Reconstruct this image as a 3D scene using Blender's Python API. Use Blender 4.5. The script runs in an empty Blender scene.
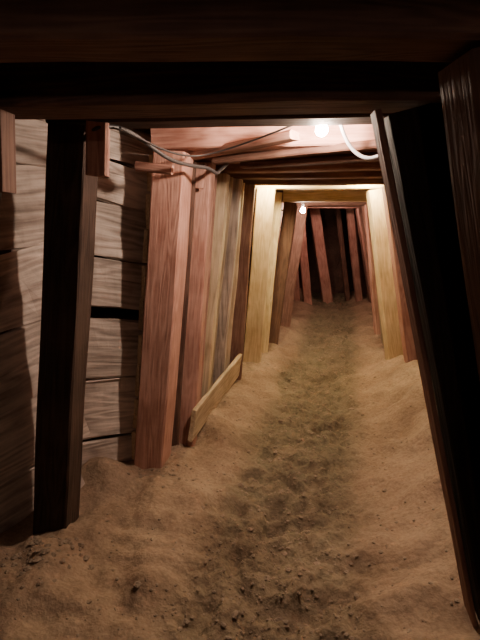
import bpy, math, random
from mathutils import Vector, Matrix, noise
random.seed(7)
S=bpy.context.scene
COL=S.collection

# ------------------------------------------------------------ materials
def nt(name):
    m=bpy.data.materials.new(name); m.use_nodes=True
    t=m.node_tree; b=t.nodes['Principled BSDF']
    return m,t,b
def wood(name,cd,cl,rough=.75,bump=.45,var=.35,gs=1.0,ring=.09,zs=.9,fine=.55):
    m,t,b=nt(name); N=t.nodes; L=t.links
    tc=N.new('ShaderNodeTexCoord'); oi=N.new('ShaderNodeObjectInfo')
    mul=N.new('ShaderNodeMath'); mul.operation='MULTIPLY'; mul.inputs[1].default_value=37.0
    L.new(oi.outputs['Random'],mul.inputs[0])
    add=N.new('ShaderNodeVectorMath'); add.operation='ADD'
    L.new(tc.outputs['Object'],add.inputs[0]); L.new(mul.outputs[0],add.inputs[1])
    mp=N.new('ShaderNodeMapping'); mp.inputs['Scale'].default_value=(9*gs,9*gs,zs*gs)
    L.new(add.outputs[0],mp.inputs[0])
    n1=N.new('ShaderNodeTexNoise'); n1.inputs['Scale'].default_value=1.1; n1.inputs['Detail'].default_value=2; n1.inputs['Distortion'].default_value=.4
    L.new(mp.outputs[0],n1.inputs['Vector'])
    r=N.new('ShaderNodeMath'); r.operation='MULTIPLY'; r.inputs[1].default_value=60
    L.new(n1.outputs['Fac'],r.inputs[0])
    s=N.new('ShaderNodeMath'); s.operation='SINE'; L.new(r.outputs[0],s.inputs[0])
    mp2=N.new('ShaderNodeMapping'); mp2.inputs['Scale'].default_value=(80,80,5)
    L.new(add.outputs[0],mp2.inputs[0])
    n2=N.new('ShaderNodeTexNoise'); n2.inputs['Scale'].default_value=1; n2.inputs['Detail'].default_value=3
    L.new(mp2.outputs[0],n2.inputs['Vector'])
    n3=N.new('ShaderNodeTexNoise'); n3.inputs['Scale'].default_value=3.5; n3.inputs['Detail'].default_value=7; n3.inputs['Roughness'].default_value=.6
    L.new(add.outputs[0],n3.inputs['Vector'])
    n2s=N.new('ShaderNodeMath'); n2s.operation='MULTIPLY_ADD'; n2s.inputs[1].default_value=fine; n2s.inputs[2].default_value=.5-fine/2
    L.new(n2.outputs['Fac'],n2s.inputs[0])
    a=N.new('ShaderNodeMath'); a.operation='MULTIPLY_ADD'; a.inputs[1].default_value=ring
    L.new(s.outputs[0],a.inputs[0]); L.new(n2s.outputs[0],a.inputs[2])
    a2=N.new('ShaderNodeMath'); a2.operation='MULTIPLY_ADD'; a2.inputs[1].default_value=.9
    L.new(n3.outputs['Fac'],a2.inputs[0]); L.new(a.outputs[0],a2.inputs[2])
    mr=N.new('ShaderNodeMapRange'); mr.inputs['From Min'].default_value=.70; mr.inputs['From Max'].default_value=1.18
    L.new(a2.outputs[0],mr.inputs['Value'])
    mix=N.new('ShaderNodeMix'); mix.data_type='RGBA'
    mix.inputs['A'].default_value=(*cd,1); mix.inputs['B'].default_value=(*cl,1)
    L.new(mr.outputs[0],mix.inputs['Factor'])
    hs=N.new('ShaderNodeHueSaturation')
    vr=N.new('ShaderNodeMapRange'); vr.inputs['To Min'].default_value=1-var; vr.inputs['To Max'].default_value=1+var*.6
    L.new(oi.outputs['Random'],vr.inputs['Value']); L.new(vr.outputs[0],hs.inputs['Value'])
    L.new(mix.outputs['Result'],hs.inputs['Color']); L.new(hs.outputs[0],b.inputs['Base Color'])
    b.inputs['Roughness'].default_value=rough; b.inputs['Specular IOR Level'].default_value=.25
    bp=N.new('ShaderNodeBump'); bp.inputs['Strength'].default_value=bump; bp.inputs['Distance'].default_value=.01
    L.new(a2.outputs[0],bp.inputs['Height']); L.new(bp.outputs[0],b.inputs['Normal'])
    return m
PINK=wood('wood_pink',(.31,.145,.11),(.57,.33,.265),var=.18)
PINKB=wood('wood_redbrown',(.19,.092,.07),(.38,.22,.17),var=.4)
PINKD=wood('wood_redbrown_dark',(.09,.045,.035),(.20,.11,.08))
TAN=wood('wood_tan',(.34,.25,.16),(.62,.49,.34))
YEL=wood('wood_yellow',(.42,.31,.16),(.68,.55,.34),var=.12)
GREY=wood('wood_weathered',(.20,.155,.13),(.54,.44,.37),gs=.75,bump=.6,var=.25,ring=.12)
GREYL=wood('wood_weathered_light',(.25,.20,.175),(.64,.54,.48),gs=.6,bump=.7,var=.25,ring=.12,zs=1.2,fine=.5)
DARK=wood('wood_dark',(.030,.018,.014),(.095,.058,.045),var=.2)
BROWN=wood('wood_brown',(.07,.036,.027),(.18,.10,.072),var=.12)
BLACK=wood('wood_shade_black',(.012,.007,.006),(.036,.022,.016),var=.2)  # near-black base colour carries the shade of the backlit near posts
CEIL=wood('wood_ceiling',(.26,.14,.105),(.50,.31,.24))

def earth(name,c1,c2,c3=None):
    m,t,b=nt(name); N=t.nodes; L=t.links
    tc=N.new('ShaderNodeTexCoord')
    n=N.new('ShaderNodeTexNoise'); n.inputs['Scale'].default_value=2.6; n.inputs['Detail'].default_value=5; n.inputs['Roughness'].default_value=.5
    L.new(tc.outputs['Object'],n.inputs['Vector'])
    n2=N.new('ShaderNodeTexNoise'); n2.inputs['Scale'].default_value=60; n2.inputs['Detail'].default_value=3; n2.inputs['Roughness'].default_value=.55
    L.new(tc.outputs['Object'],n2.inputs['Vector'])
    mr=N.new('ShaderNodeMapRange'); mr.inputs['From Min'].default_value=.32; mr.inputs['From Max'].default_value=.66
    ad=N.new('ShaderNodeMath'); ad.operation='MULTIPLY_ADD'; ad.inputs[1].default_value=.40
    sb=N.new('ShaderNodeMath'); sb.operation='MULTIPLY'; sb.inputs[1].default_value=.60
    L.new(n.outputs['Fac'],sb.inputs[0]); L.new(n2.outputs['Fac'],ad.inputs[0]); L.new(sb.outputs[0],ad.inputs[2])
    L.new(ad.outputs[0],mr.inputs['Value'])
    mix=N.new('ShaderNodeMix'); mix.data_type='RGBA'
    mix.inputs['A'].default_value=(*c1,1); mix.inputs['B'].default_value=(*c2,1)
    L.new(mr.outputs[0],mix.inputs['Factor'])
    out=mix.outputs['Result']
    vo=N.new('ShaderNodeTexVoronoi'); vo.feature='SMOOTH_F1'; vo.inputs['Scale'].default_value=24; vo.inputs['Smoothness'].default_value=.5
    L.new(tc.outputs['Object'],vo.inputs['Vector'])
    hm=N.new('ShaderNodeMath'); hm.operation='MULTIPLY_ADD'; hm.inputs[1].default_value=-.5
    L.new(vo.outputs['Distance'],hm.inputs[0])
    n4=N.new('ShaderNodeMath'); n4.operation='MULTIPLY'; n4.inputs[1].default_value=.4
    L.new(n2.outputs['Fac'],n4.inputs[0]); L.new(n4.outputs[0],hm.inputs[2])
    bp=N.new('ShaderNodeBump'); bp.inputs['Strength'].default_value=.6; bp.inputs['Distance'].default_value=.03
    if c3:
        at=N.new('ShaderNodeAttribute'); at.attribute_name='path'
        m2=N.new('ShaderNodeMix'); m2.data_type='RGBA'; m2.blend_type='MULTIPLY'
        m2.inputs['B'].default_value=(*c3,1)
        L.new(at.outputs['Fac'],m2.inputs['Factor']); L.new(out,m2.inputs['A']); out=m2.outputs['Result']
        sm=N.new('ShaderNodeMath'); sm.operation='MULTIPLY_ADD'; sm.inputs[1].default_value=.5; sm.inputs[2].default_value=.5
        L.new(at.outputs['Fac'],sm.inputs[0]); L.new(sm.outputs[0],bp.inputs['Strength'])
    L.new(out,b.inputs['Base Color'])
    b.inputs['Roughness'].default_value=.9; b.inputs['Specular IOR Level'].default_value=.2
    L.new(hm.outputs[0],bp.inputs['Height']); L.new(bp.outputs[0],b.inputs['Normal'])
    return m
DIRT=earth('dirt',(.19,.125,.085),(.39,.285,.20),(.58,.66,.64))
ROCK=earth('rock_wall',(.06,.034,.028),(.20,.12,.09))
STONE=earth('stone',(.16,.115,.085),(.36,.28,.21))
def flat(name,c,rough=.5,metal=0):
    m,t,b=nt(name); N=t.nodes; L=t.links
    n=N.new('ShaderNodeTexNoise'); n.inputs['Scale'].default_value=60
    mix=N.new('ShaderNodeMix'); mix.data_type='RGBA'
    mix.inputs['A'].default_value=(*[x*.75 for x in c],1); mix.inputs['B'].default_value=(*c,1)
    L.new(n.outputs['Fac'],mix.inputs['Factor']); L.new(mix.outputs['Result'],b.inputs['Base Color'])
    b.inputs['Roughness'].default_value=rough; b.inputs['Metallic'].default_value=metal
    return m
RUBBER=flat('grey_rubber',(.05,.043,.043)); PLASTIC=flat('white_plastic',(.36,.36,.40))
def glow(name,c,s):
    m,t,b=nt(name)
    b.inputs['Base Color'].default_value=(1,1,1,1)
    b.inputs['Emission Color'].default_value=(*c,1); b.inputs['Emission Strength'].default_value=s
    return m

# ------------------------------------------------------------ helpers
def empty(name,loc=(0,0,0)):
    e=bpy.data.objects.new(name,None); e.location=loc; e.empty_display_size=.1; COL.objects.link(e); return e
def link(ob,parent=None):
    COL.objects.link(ob)
    if parent:
        ob.parent=parent; ob.matrix_parent_inverse=Matrix.Translation(parent.location).inverted()
    return ob
def beam(name,p0,p1,w,d,mat,xdir=(1,0,0),parent=None,jit=.004,ch=.008,seg=None,wander=.0):
    """sawn timber from p0 to p1; w = size along xdir, d = the other size"""
    p0=Vector(p0);p1=Vector(p1); z=(p1-p0); ln=z.length; z.normalize()
    x=Vector(xdir); x=(x-z*x.dot(z)).normalized(); y=z.cross(x)
    n=seg or max(3,int(ln/.12)); vs=[];fs=[]
    hw,hd=w/2,d/2; ch=min(ch,hw*.4,hd*.4)
    ring=[(-hw+ch,-hd),(0,-hd),(hw-ch,-hd),(hw,-hd+ch),(hw,hd-ch),(hw-ch,hd),(0,hd),(-hw+ch,hd),(-hw,hd-ch),(-hw,-hd+ch)]
    sd=random.random()*100
    for i in range(n+1):
        zz=-ln/2+ln*i/n
        for k,(a,b_) in enumerate(ring):
            o=noise.noise_vector(Vector((k*3.1+sd,zz*3,sd)))*jit + noise.noise_vector(Vector((sd,zz*1.2,3)))*wander
            vs.append((a+o.x,b_+o.y,zz+(o.z if 0<i<n else o.z*1.5)))
    R=len(ring)
    for i in range(n):
        for k in range(R):
            k2=(k+1)%R
            fs.append((i*R+k,i*R+k2,(i+1)*R+k2,(i+1)*R+k))
    fs.append(tuple(range(R-1,-1,-1))); fs.append(tuple(n*R+k for k in range(R)))
    me=bpy.data.meshes.new(name); me.from_pydata(vs,[],fs); me.materials.append(mat); me.update()
    ob=bpy.data.objects.new(name,me)
    M=Matrix((x,y,z)).transposed().to_4x4(); M.translation=(p0+p1)/2
    ob.matrix_world=M
    COL.objects.link(ob)
    if parent:
        ob.parent=parent; ob.matrix_parent_inverse=Matrix.Translation(parent.location).inverted()
    return ob
def tube(name,pts,r,mat,parent=None):
    c=bpy.data.curves.new(name,'CURVE'); c.dimensions='3D'; c.bevel_depth=r; c.bevel_resolution=3; c.resolution_u=8
    sp=c.splines.new('NURBS'); sp.points.add(len(pts)-1); sp.use_endpoint_u=True; sp.order_u=4
    for p,q in zip(sp.points,pts): p.co=(*q,1)
    c.materials.append(mat); ob=bpy.data.objects.new(name,c); link(ob,parent); return ob

# ------------------------------------------------------------ timber sets
sets=[
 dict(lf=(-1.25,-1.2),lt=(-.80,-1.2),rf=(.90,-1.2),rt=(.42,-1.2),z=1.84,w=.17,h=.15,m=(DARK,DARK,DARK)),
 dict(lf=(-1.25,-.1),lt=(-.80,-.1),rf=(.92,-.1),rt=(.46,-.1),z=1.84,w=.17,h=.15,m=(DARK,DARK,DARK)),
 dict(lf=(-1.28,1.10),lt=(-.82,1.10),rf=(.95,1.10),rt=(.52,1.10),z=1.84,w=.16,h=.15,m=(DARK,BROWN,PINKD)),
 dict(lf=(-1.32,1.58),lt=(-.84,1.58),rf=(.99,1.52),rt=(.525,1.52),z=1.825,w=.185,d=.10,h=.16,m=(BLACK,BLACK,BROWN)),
 dict(lf=(-.945,2.22),lt=(-.72,2.22),rf=(1.35,2.10),rt=(.95,2.10),z=1.91,w=.17,h=.14,m=(DARK,DARK,DARK)),
 dict(lf=(-.56,2.87),lt=(-.375,2.87),rf=(1.50,2.60),rt=(1.0,2.60),z=1.90,w=.185,h=.14,m=(PINK,PINK,PINK)),
 dict(lf=(-.385,3.25),lt=(-.235,3.25),rf=(1.60,3.05),rt=(1.12,3.05),z=1.88,w=.13,h=.14,m=(PINK,PINK,PINKB)),
 dict(lf=(-.33,3.70),lt=(-.14,3.70),rf=(1.68,3.52),rt=(1.22,3.52),z=1.875,w=.12,h=.14,m=(TAN,PINK,PINKB)),
 dict(lf=(-.22,4.15),lt=(-.04,4.15),rf=(1.75,4.02),rt=(1.32,4.02),z=1.87,w=.12,h=.14,m=(GREY,PINKB,PINKB)),
 dict(lf=(-.06,4.67),lt=(.07,4.67),rf=(1.76,4.60),rt=(1.40,4.60),z=1.865,w=.15,h=.14,m=(PINKB,PINK,PINKB)),
 dict(lf=(.135,5.20),lt=(.27,5.20),rf=(1.74,5.16),rt=(1.42,5.16),z=1.865,w=.19,h=.14,m=(YEL,YEL,YEL)),
 dict(lf=(.42,6.10),lt=(.62,6.10),rf=(1.93,6.05),rt=(1.66,6.05),z=1.78,w=.15,h=.15,m=(PINKD,TAN,YEL)),
 dict(lf=(.70,7.30),lt=(.92,7.30),rf=(2.20,7.25),rt=(1.88,7.25),z=1.79,w=.15,h=.15,m=(PINKB,PINK,PINKB)),
 dict(lf=(.80,8.3),lt=(1.0,8.3),rf=(2.42,8.25),rt=(2.05,8.25),z=1.80,w=.16,h=.15,m=(PINKB,PINK,PINKB)),
 dict(lf=(.90,9.3),lt=(1.1,9.3),rf=(2.62,9.25),rt=(2.25,9.25),z=1.82,w=.16,h=.15,m=(PINKB,PINKB,PINKB)),
 dict(lf=(1.0,10.6),lt=(1.2,10.6),rf=(2.80,10.6),rt=(2.40,10.6),z=1.84,w=.18,h=.15,m=(PINKD,PINKD,PINKD)),
]
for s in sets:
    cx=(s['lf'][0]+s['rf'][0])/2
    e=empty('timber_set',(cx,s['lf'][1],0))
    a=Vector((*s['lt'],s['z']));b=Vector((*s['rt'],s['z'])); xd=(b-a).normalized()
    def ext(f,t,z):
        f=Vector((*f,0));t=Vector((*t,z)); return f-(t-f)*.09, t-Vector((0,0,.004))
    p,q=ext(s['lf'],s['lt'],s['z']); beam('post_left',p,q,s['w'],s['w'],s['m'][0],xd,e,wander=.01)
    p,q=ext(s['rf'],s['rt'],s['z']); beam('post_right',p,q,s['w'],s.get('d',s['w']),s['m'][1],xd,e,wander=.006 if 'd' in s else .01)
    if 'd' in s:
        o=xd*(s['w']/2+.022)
        beam('post_lit_edge',p-o+Vector((0,.02,0)),q-o+Vector((0,.02,0)),.018,.07,PINKB,xd,e,jit=.002)  # added strip of lighter wood paints the lit inner side of the post
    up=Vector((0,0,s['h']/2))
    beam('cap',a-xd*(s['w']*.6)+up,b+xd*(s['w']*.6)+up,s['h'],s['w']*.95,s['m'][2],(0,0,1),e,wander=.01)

def prop(name,f,t,z,w,mat,d=None):
    f=Vector((*f,0));t=Vector((*t,z))
    return beam(name,f-(t-f)*.06,t,w,d or w,mat,(1,0,0),wander=.01)
prop('timber_post',(-.455,3.06),(-.30,3.06),1.86,.07,PINKD,.05)
prop('timber_post',(-.36,3.47),(-.20,3.47),1.86,.09,PINKB)
prop('timber_post',(-.30,3.93),(-.10,3.93),1.86,.09,TAN)
prop('timber_post',(-.16,4.42),(.0,4.42),1.86,.09,TAN)
prop('timber_post',(.27,5.62),(.41,5.62),1.86,.13,YEL)
prop('timber_post',(1.84,5.60),(1.55,5.60),1.86,.13,TAN)
prop('timber_post',(1.97,6.65),(1.74,6.65),1.78,.11,PINK)
prop('timber_post',(1.16,9.7),(1.00,9.7),1.8,.13,PINK)
prop('timber_post',(1.38,9.75),(1.18,9.75),1.8,.16,PINK)
prop('timber_post',(1.83,10.0),(1.50,10.0),1.85,.20,PINK)
prop('timber_post',(2.30,10.2),(2.02,10.2),1.85,.10,PINKD)
prop('timber_post',(2.45,9.75),(2.16,9.75),1.85,.13,PINK)

# ------------------------------------------------------------ plank lagging
def lag_side(parent,s0,s1,side,mat,n=9,gap=.012):
    k='l' if side<0 else 'r'
    for i in range(n):
        z0=i*1.9/n; z1=(i+1)*1.9/n-gap; zc=(z0+z1)/2
        pts=[]
        for s in (s0,s1):
            u=zc/s['z']
            x=s[k+'f'][0]*(1-u)+s[k+'t'][0]*u+side*(s['w']/2+.045); y=s[k+'f'][1]*(1-u)+s[k+'t'][1]*u
            pts.append(Vector((x,y,zc+random.uniform(-.012,.012))))
        d=(pts[1]-pts[0]).normalized()
        lean=Vector((s0[k+'t'][0]-s0[k+'f'][0],0,s0['z'])).normalized()
        beam('plank',pts[0]+d*.008,pts[1]-d*.008,z1-z0,.03,mat,lean,parent,jit=.008,ch=.004)
el=empty('plank_lagging',(-.6,4,0)); er=empty('plank_lagging',(1.6,4,0))
for i in range(5,len(sets)-1):
    lag_side(el,sets[i],sets[i+1],-1,[GREY,PINKB,TAN][i%3] if i<11 else PINKB)
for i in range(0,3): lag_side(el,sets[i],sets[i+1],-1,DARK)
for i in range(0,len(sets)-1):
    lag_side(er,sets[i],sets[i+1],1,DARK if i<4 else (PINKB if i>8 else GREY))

def wall_boards(parent,a,b,edges,slopes,mat,t=.035,gap=.012,tref=.5):
    a=Vector((*a,0));b=Vector((*b,0)); d=b-a; L=d.length
    for i in range(len(edges)-1):
        zt,zb=edges[i],edges[i+1]
        if isinstance(zt,tuple): zt=zt[1]
        if isinstance(zb,tuple): zb=zb[0]
        zc=(zt+zb)/2; s=slopes[i]
        off=random.uniform(-.02,.02); nrm=Vector((-d.y,d.x,0)).normalized()
        p=a+Vector((0,0,zc-s*L*tref))+nrm*off; q=b+Vector((0,0,zc+s*L*(1-tref)))+nrm*off
        beam('plank',p,q,zt-zb-gap,t,mat,(0,0,1),parent,jit=.022,ch=.006,seg=16)
e=empty('plank_lagging',(-.85,2.8,0))
wall_boards(e,(-1.25,2.60),(-.47,3.06),[2.12,1.885,1.64,1.31,(1.0,.945),.56,.17,-.1],[-.24,-.24,-.2,-.18,-.12,-.08,-.05],GREYL,tref=.5,gap=.026)
e=empty('plank_lagging',(-1.2,2.1,0))
wall_boards(e,(-1.78,1.62),(-.90,2.52),[2.0,1.76,1.37,1.0,.62,.25,-.15],[-.05,.12,.25,.28,.25,.2],GREYL,tref=.78,gap=.026)

# ceiling boards
ec=empty('ceiling_lagging',(.3,2,2))
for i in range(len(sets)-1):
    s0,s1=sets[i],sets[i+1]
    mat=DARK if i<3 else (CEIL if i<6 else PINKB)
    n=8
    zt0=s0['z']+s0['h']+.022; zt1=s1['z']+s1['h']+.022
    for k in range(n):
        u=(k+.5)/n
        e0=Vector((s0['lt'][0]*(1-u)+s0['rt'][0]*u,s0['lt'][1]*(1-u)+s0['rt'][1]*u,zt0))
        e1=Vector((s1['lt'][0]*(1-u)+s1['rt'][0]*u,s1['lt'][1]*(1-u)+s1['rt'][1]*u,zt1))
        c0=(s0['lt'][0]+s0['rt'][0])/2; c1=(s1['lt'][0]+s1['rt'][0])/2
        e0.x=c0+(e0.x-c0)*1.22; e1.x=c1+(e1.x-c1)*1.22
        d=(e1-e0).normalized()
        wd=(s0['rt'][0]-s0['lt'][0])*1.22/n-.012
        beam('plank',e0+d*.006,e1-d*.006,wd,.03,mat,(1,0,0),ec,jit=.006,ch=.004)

beam('kick_board',(-.33,3.10,.135),(-.01,4.60,.135),.235,.035,TAN,(.15,0,1),jit=.005)
beam('timber_block',(-.705,1.44,1.58),(-.69,1.44,1.80),.07,.10,PINKD)
beam('timber_block',(-.60,2.10,1.69),(-.585,2.10,1.90),.09,.05,PINK)
beam('timber_wedge',(-.56,2.70,1.80),(-.36,2.66,1.775),.05,.04,PINK,(0,0,1))
beam('timber_wedge',(-.27,3.12,1.72),(-.25,3.12,1.87),.08,.04,PINK)
beam('timber_brace',(-.30,2.95,1.885),(.27,2.48,1.92),.04,.09,PINKB,(0,0,1))
beam('timber_brace',(.02,3.15,1.86),(.95,2.72,1.865),.04,.09,PINKD,(0,0,1))
beam('timber_brace',(-.15,3.0,1.87),(.75,2.52,1.89),.04,.07,PINKD,(0,0,1))

# ------------------------------------------------------------ floor
def interp(t,pts):
    if t<=pts[0][0]: return pts[0][1]
    for (a,b),(c,d) in zip(pts,pts[1:]):
        if t<=c: return b+(d-b)*(t-a)/(c-a)
    return pts[-1][1]
PATH=[(-3,-.15),(1.6,.10),(4.1,.64),(6.3,1.2),(9,1.75),(12,2.2)]
def ss(a,b,x):
    t=max(0,min(1,(x-a)/(b-a))); return t*t*(3-2*t)
def height(x,y):
    u=x-interp(y,PATH)
    wob=noise.noise(Vector((x*1.3,y*1.3,0)))*.10+noise.noise(Vector((x*5,y*5,40)))*.05
    au=abs(u)+wob
    h=-.09+.09*ss(.24,.66,au)
    side=ss(.3,.7,au)
    if u>0: h+=.26*ss(.50,1.05,au)*ss(6,4,y)*ss(.8,2.0,y)
    h+=.07*noise.fractal(Vector((x*2.6,y*2.6,1)),1.1,2,4)*(.35+.9*side)
    h+=.12*math.exp(-((x+.74)**2/.04+(y-2.62)**2/.025))
    h+=.06*math.exp(-((x+.95)**2/.03+(y-1.95)**2/.05))
    h-=.05*math.exp(-((x+.22)**2/.03+(y-2.85)**2/.05))
    pk=1-ss(.28,.52,au)
    l1=noise.noise(Vector((x*9,y*8,5))); l2=noise.noise(Vector((x*19,y*17,8)))
    h+=(.022*pk+.013)*l1+(.026*pk+.007)*l2
    h-=.030*pk*ss(.05,.25,noise.noise(Vector((x*8,y*5.5,20))))
    return h,pk
x0,x1,y0,y1=-2.6,3.8,-2.6,11.8
nx,ny=300,680
vs=[];fs=[];pv=[]
for j in range(ny+1):
    y=y0+(y1-y0)*j/ny
    for i in range(nx+1):
        x=x0+(x1-x0)*i/nx
        h,p=height(x,y); vs.append((x,y,h)); pv.append(p*(.9+.3*noise.noise(Vector((x*9,y*9,3))))*(.65+.35*ss(1.5,3.0,y)))
for j in range(ny):
    for i in range(nx):
        a=j*(nx+1)+i; fs.append((a,a+1,a+nx+2,a+nx+1))
me=bpy.data.meshes.new('floor'); me.from_pydata(vs,[],fs); me.materials.append(DIRT)
at=me.attributes.new('path','FLOAT','POINT'); at.data.foreach_set('value',[max(0,min(1,v)) for v in pv])
me.polygons.foreach_set('use_smooth',[True]*len(fs)); me.update()
COL.objects.link(bpy.data.objects.new('floor',me))

# rubble: small clods and stones trodden into the path and at the post foot
import bmesh
bm=bmesh.new(); bmesh.ops.create_icosphere(bm,subdivisions=1,radius=1)
iv=[v.co.copy() for v in bm.verts]; iff=[[v.index for v in f.verts] for f in bm.faces]; bm.free()
vs=[];fs=[]
def stone(x,y,r,flat_=1):
    h,_=height(x,y); sc=(random.uniform(.8,1.6),random.uniform(.8,1.4),random.uniform(.45,.7)*flat_)
    a=random.random()*6.28; ca,sa=math.cos(a),math.sin(a); base=len(vs)
    for v in iv:
        k=r*random.uniform(.8,1.2); X,Y,Z=v.x*sc[0]*k,v.y*sc[1]*k,v.z*sc[2]*k
        vs.append((X*ca-Y*sa+x,X*sa+Y*ca+y,Z+h))
    fs.extend([[base+q for q in f] for f in iff])
for i in range(4800):
    y=1.1+6.5*random.random()**1.3; x=interp(y,PATH)+random.gauss(0,.27 if i%4 else .6)
    if x<-.9+(y-2)*.36 or x>1.1+(y-2)*.2: continue
    stone(x,y,random.choice([.003,.004,.005,.006,.008,.010]) if random.random()<.985 else .018)
for i in range(90):
    stone(-.88+random.gauss(0,.10),1.92+random.gauss(0,.10),random.choice([.005,.007,.009,.013,.018]))
for i in range(60):
    stone(-.35+random.gauss(0,.14),2.7+random.gauss(0,.07),random.choice([.005,.007,.009,.012]))
me=bpy.data.meshes.new('rubble'); me.from_pydata(vs,[],fs); me.materials.append(STONE); me.update()
COL.objects.link(bpy.data.objects.new('rubble',me))

# ------------------------------------------------------------ earth shell
def strip(name,poly,z0,z1,mat,amp=.08):
    vs=[];fs=[];pts=[]
    for (a,b) in zip(poly,poly[1:]):
        a=Vector(a);b=Vector(b); n=max(1,int((b-a).length/.12))
        for i in range(n): pts.append(a+(b-a)*i/n)
    pts.append(Vector(poly[-1])); m=18
    for p in pts:
        for k in range(m+1):
            z=z0+(z1-z0)*k/m
            o=noise.fractal(Vector((p[0]*1.5,p[1]*1.5,z*1.5)),1,2,4)*amp
            vs.append((p[0]+o,p[1]+o*.5,z))
    for i in range(len(pts)-1):
        for k in range(m):
            a=i*(m+1)+k; fs.append((a,a+1,a+m+2,a+m+1))
    me=bpy.data.meshes.new(name); me.from_pydata(vs,[],fs); me.materials.append(mat); me.update()
    COL.objects.link(bpy.data.objects.new(name,me))
LP=[(-1.9,-2.3),(-2.15,1.4),(-1.6,2.5),(-1.1,3.4),(-.75,4.4),(-.4,5.4),(-.1,6.5),(.2,8),(.4,10),(.4,11.5)]
RP=[(1.45,-2.3),(1.5,1),(1.95,2.5),(2.25,4),(2.35,5.2),(2.6,7),(3.1,9),(3.3,11.5)]
strip('wall_left',LP,-.3,2.45,ROCK); strip('wall_right',RP,-.3,2.45,ROCK)
strip('wall_back',[(.4,11.4),(3.3,11.4)],-.3,2.45,ROCK,.25)
strip('wall_front',[(-1.95,-2.3),(1.5,-2.3)],-.3,2.45,ROCK)
vs=[];fs=[];nx,ny=40,90
for j in range(ny+1):
    for i in range(nx+1):
        x=-2.6+6.4*i/nx;y=-2.5+14.2*j/ny
        vs.append((x,y,2.33+.1*noise.fractal(Vector((x,y,9)),1,2,4)))
for j in range(ny):
    for i in range(nx):
        a=j*(nx+1)+i; fs.append((a,a+nx+1,a+nx+2,a+1))
me=bpy.data.meshes.new('ceiling'); me.from_pydata(vs,[],fs); me.materials.append(ROCK)
COL.objects.link(bpy.data.objects.new('ceiling',me))

# ------------------------------------------------------------ lamps
def lamp(loc,power,col,r=.03,hang=.05):
    x,y,z=loc; e=empty('light_bulb',(x,y,z))
    A=4*math.pi*r*r; mat=glow('bulb_glow',col,power/(math.pi*A))
    bm=bmesh.new(); bmesh.ops.create_uvsphere(bm,u_segments=24,v_segments=16,radius=r)
    for v in bm.verts:
        if v.co.z>0: v.co.x*=1-.45*(v.co.z/r)**2; v.co.y*=1-.45*(v.co.z/r)**2; v.co.z*=1.35
    me=bpy.data.meshes.new('glass'); bm.to_mesh(me); bm.free(); me.materials.append(mat)
    for p in me.polygons: p.use_smooth=True
    g=bpy.data.objects.new('glass',me); g.location=loc; link(g,e)
    bm=bmesh.new(); bmesh.ops.create_cone(bm,cap_ends=True,segments=20,radius1=r*.55,radius2=r*.7,depth=hang)
    me=bpy.data.meshes.new('socket'); bm.to_mesh(me); bm.free(); me.materials.append(PLASTIC)
    g=bpy.data.objects.new('socket',me); g.location=(x,y,z+r*1.25+hang/2); link(g,e)
lamp((.37,2.30,1.91),68,(1,.76,.58),.028)
lamp((.36,4.93,1.93),64,(1,.82,.44),.028,.03)
lamp((1.25,4.93,1.93),64,(1,.82,.44),.028,.03)
lamp((.83,6.5,1.69),36,(1,.76,.58),.034)
lamp((1.6,8.8,1.90),28,(1,.60,.48),.03,.03)
lamp((.05,-.7,1.80),9,(1,.74,.58),.03)

# ------------------------------------------------------------ cables
tube('electrical_cable',[(-.66,2.14,1.84),(-.60,2.05,1.87),(-.53,2.10,1.90),(-.46,2.3,1.885),(-.36,2.45,1.80),(-.25,2.62,1.79),(-.16,2.75,1.80),(-.13,2.80,1.76),(-.12,2.9,1.80),(-.08,3.1,1.86)],.010,RUBBER)
tube('electrical_cable',[(-.50,2.12,1.885),(-.40,2.40,1.85),(-.30,2.55,1.83),(-.2,2.7,1.85),(.0,2.6,1.89),(.2,2.4,1.93),(.37,2.30,1.985)],.005,RUBBER)
tube('electrical_conduit',[(.46,2.36,1.97),(.48,2.40,1.935),(.52,2.44,1.87),(.58,2.45,1.815),(.64,2.45,1.80),(.69,2.45,1.825)],.009,PLASTIC)

# ------------------------------------------------------------ world & camera
w=bpy.data.worlds.new('World'); S.world=w; w.use_nodes=True
w.node_tree.nodes['Background'].inputs[0].default_value=(0,0,0,1)
cd=bpy.data.cameras.new('camera'); cam=bpy.data.objects.new('camera',cd); COL.objects.link(cam)
cd.sensor_fit='VERTICAL'; cd.sensor_height=36; cd.lens=27; cd.clip_start=.02
cam.location=(0,0,1.48); cam.rotation_euler=(math.radians(79),0,0)
S.camera=cam
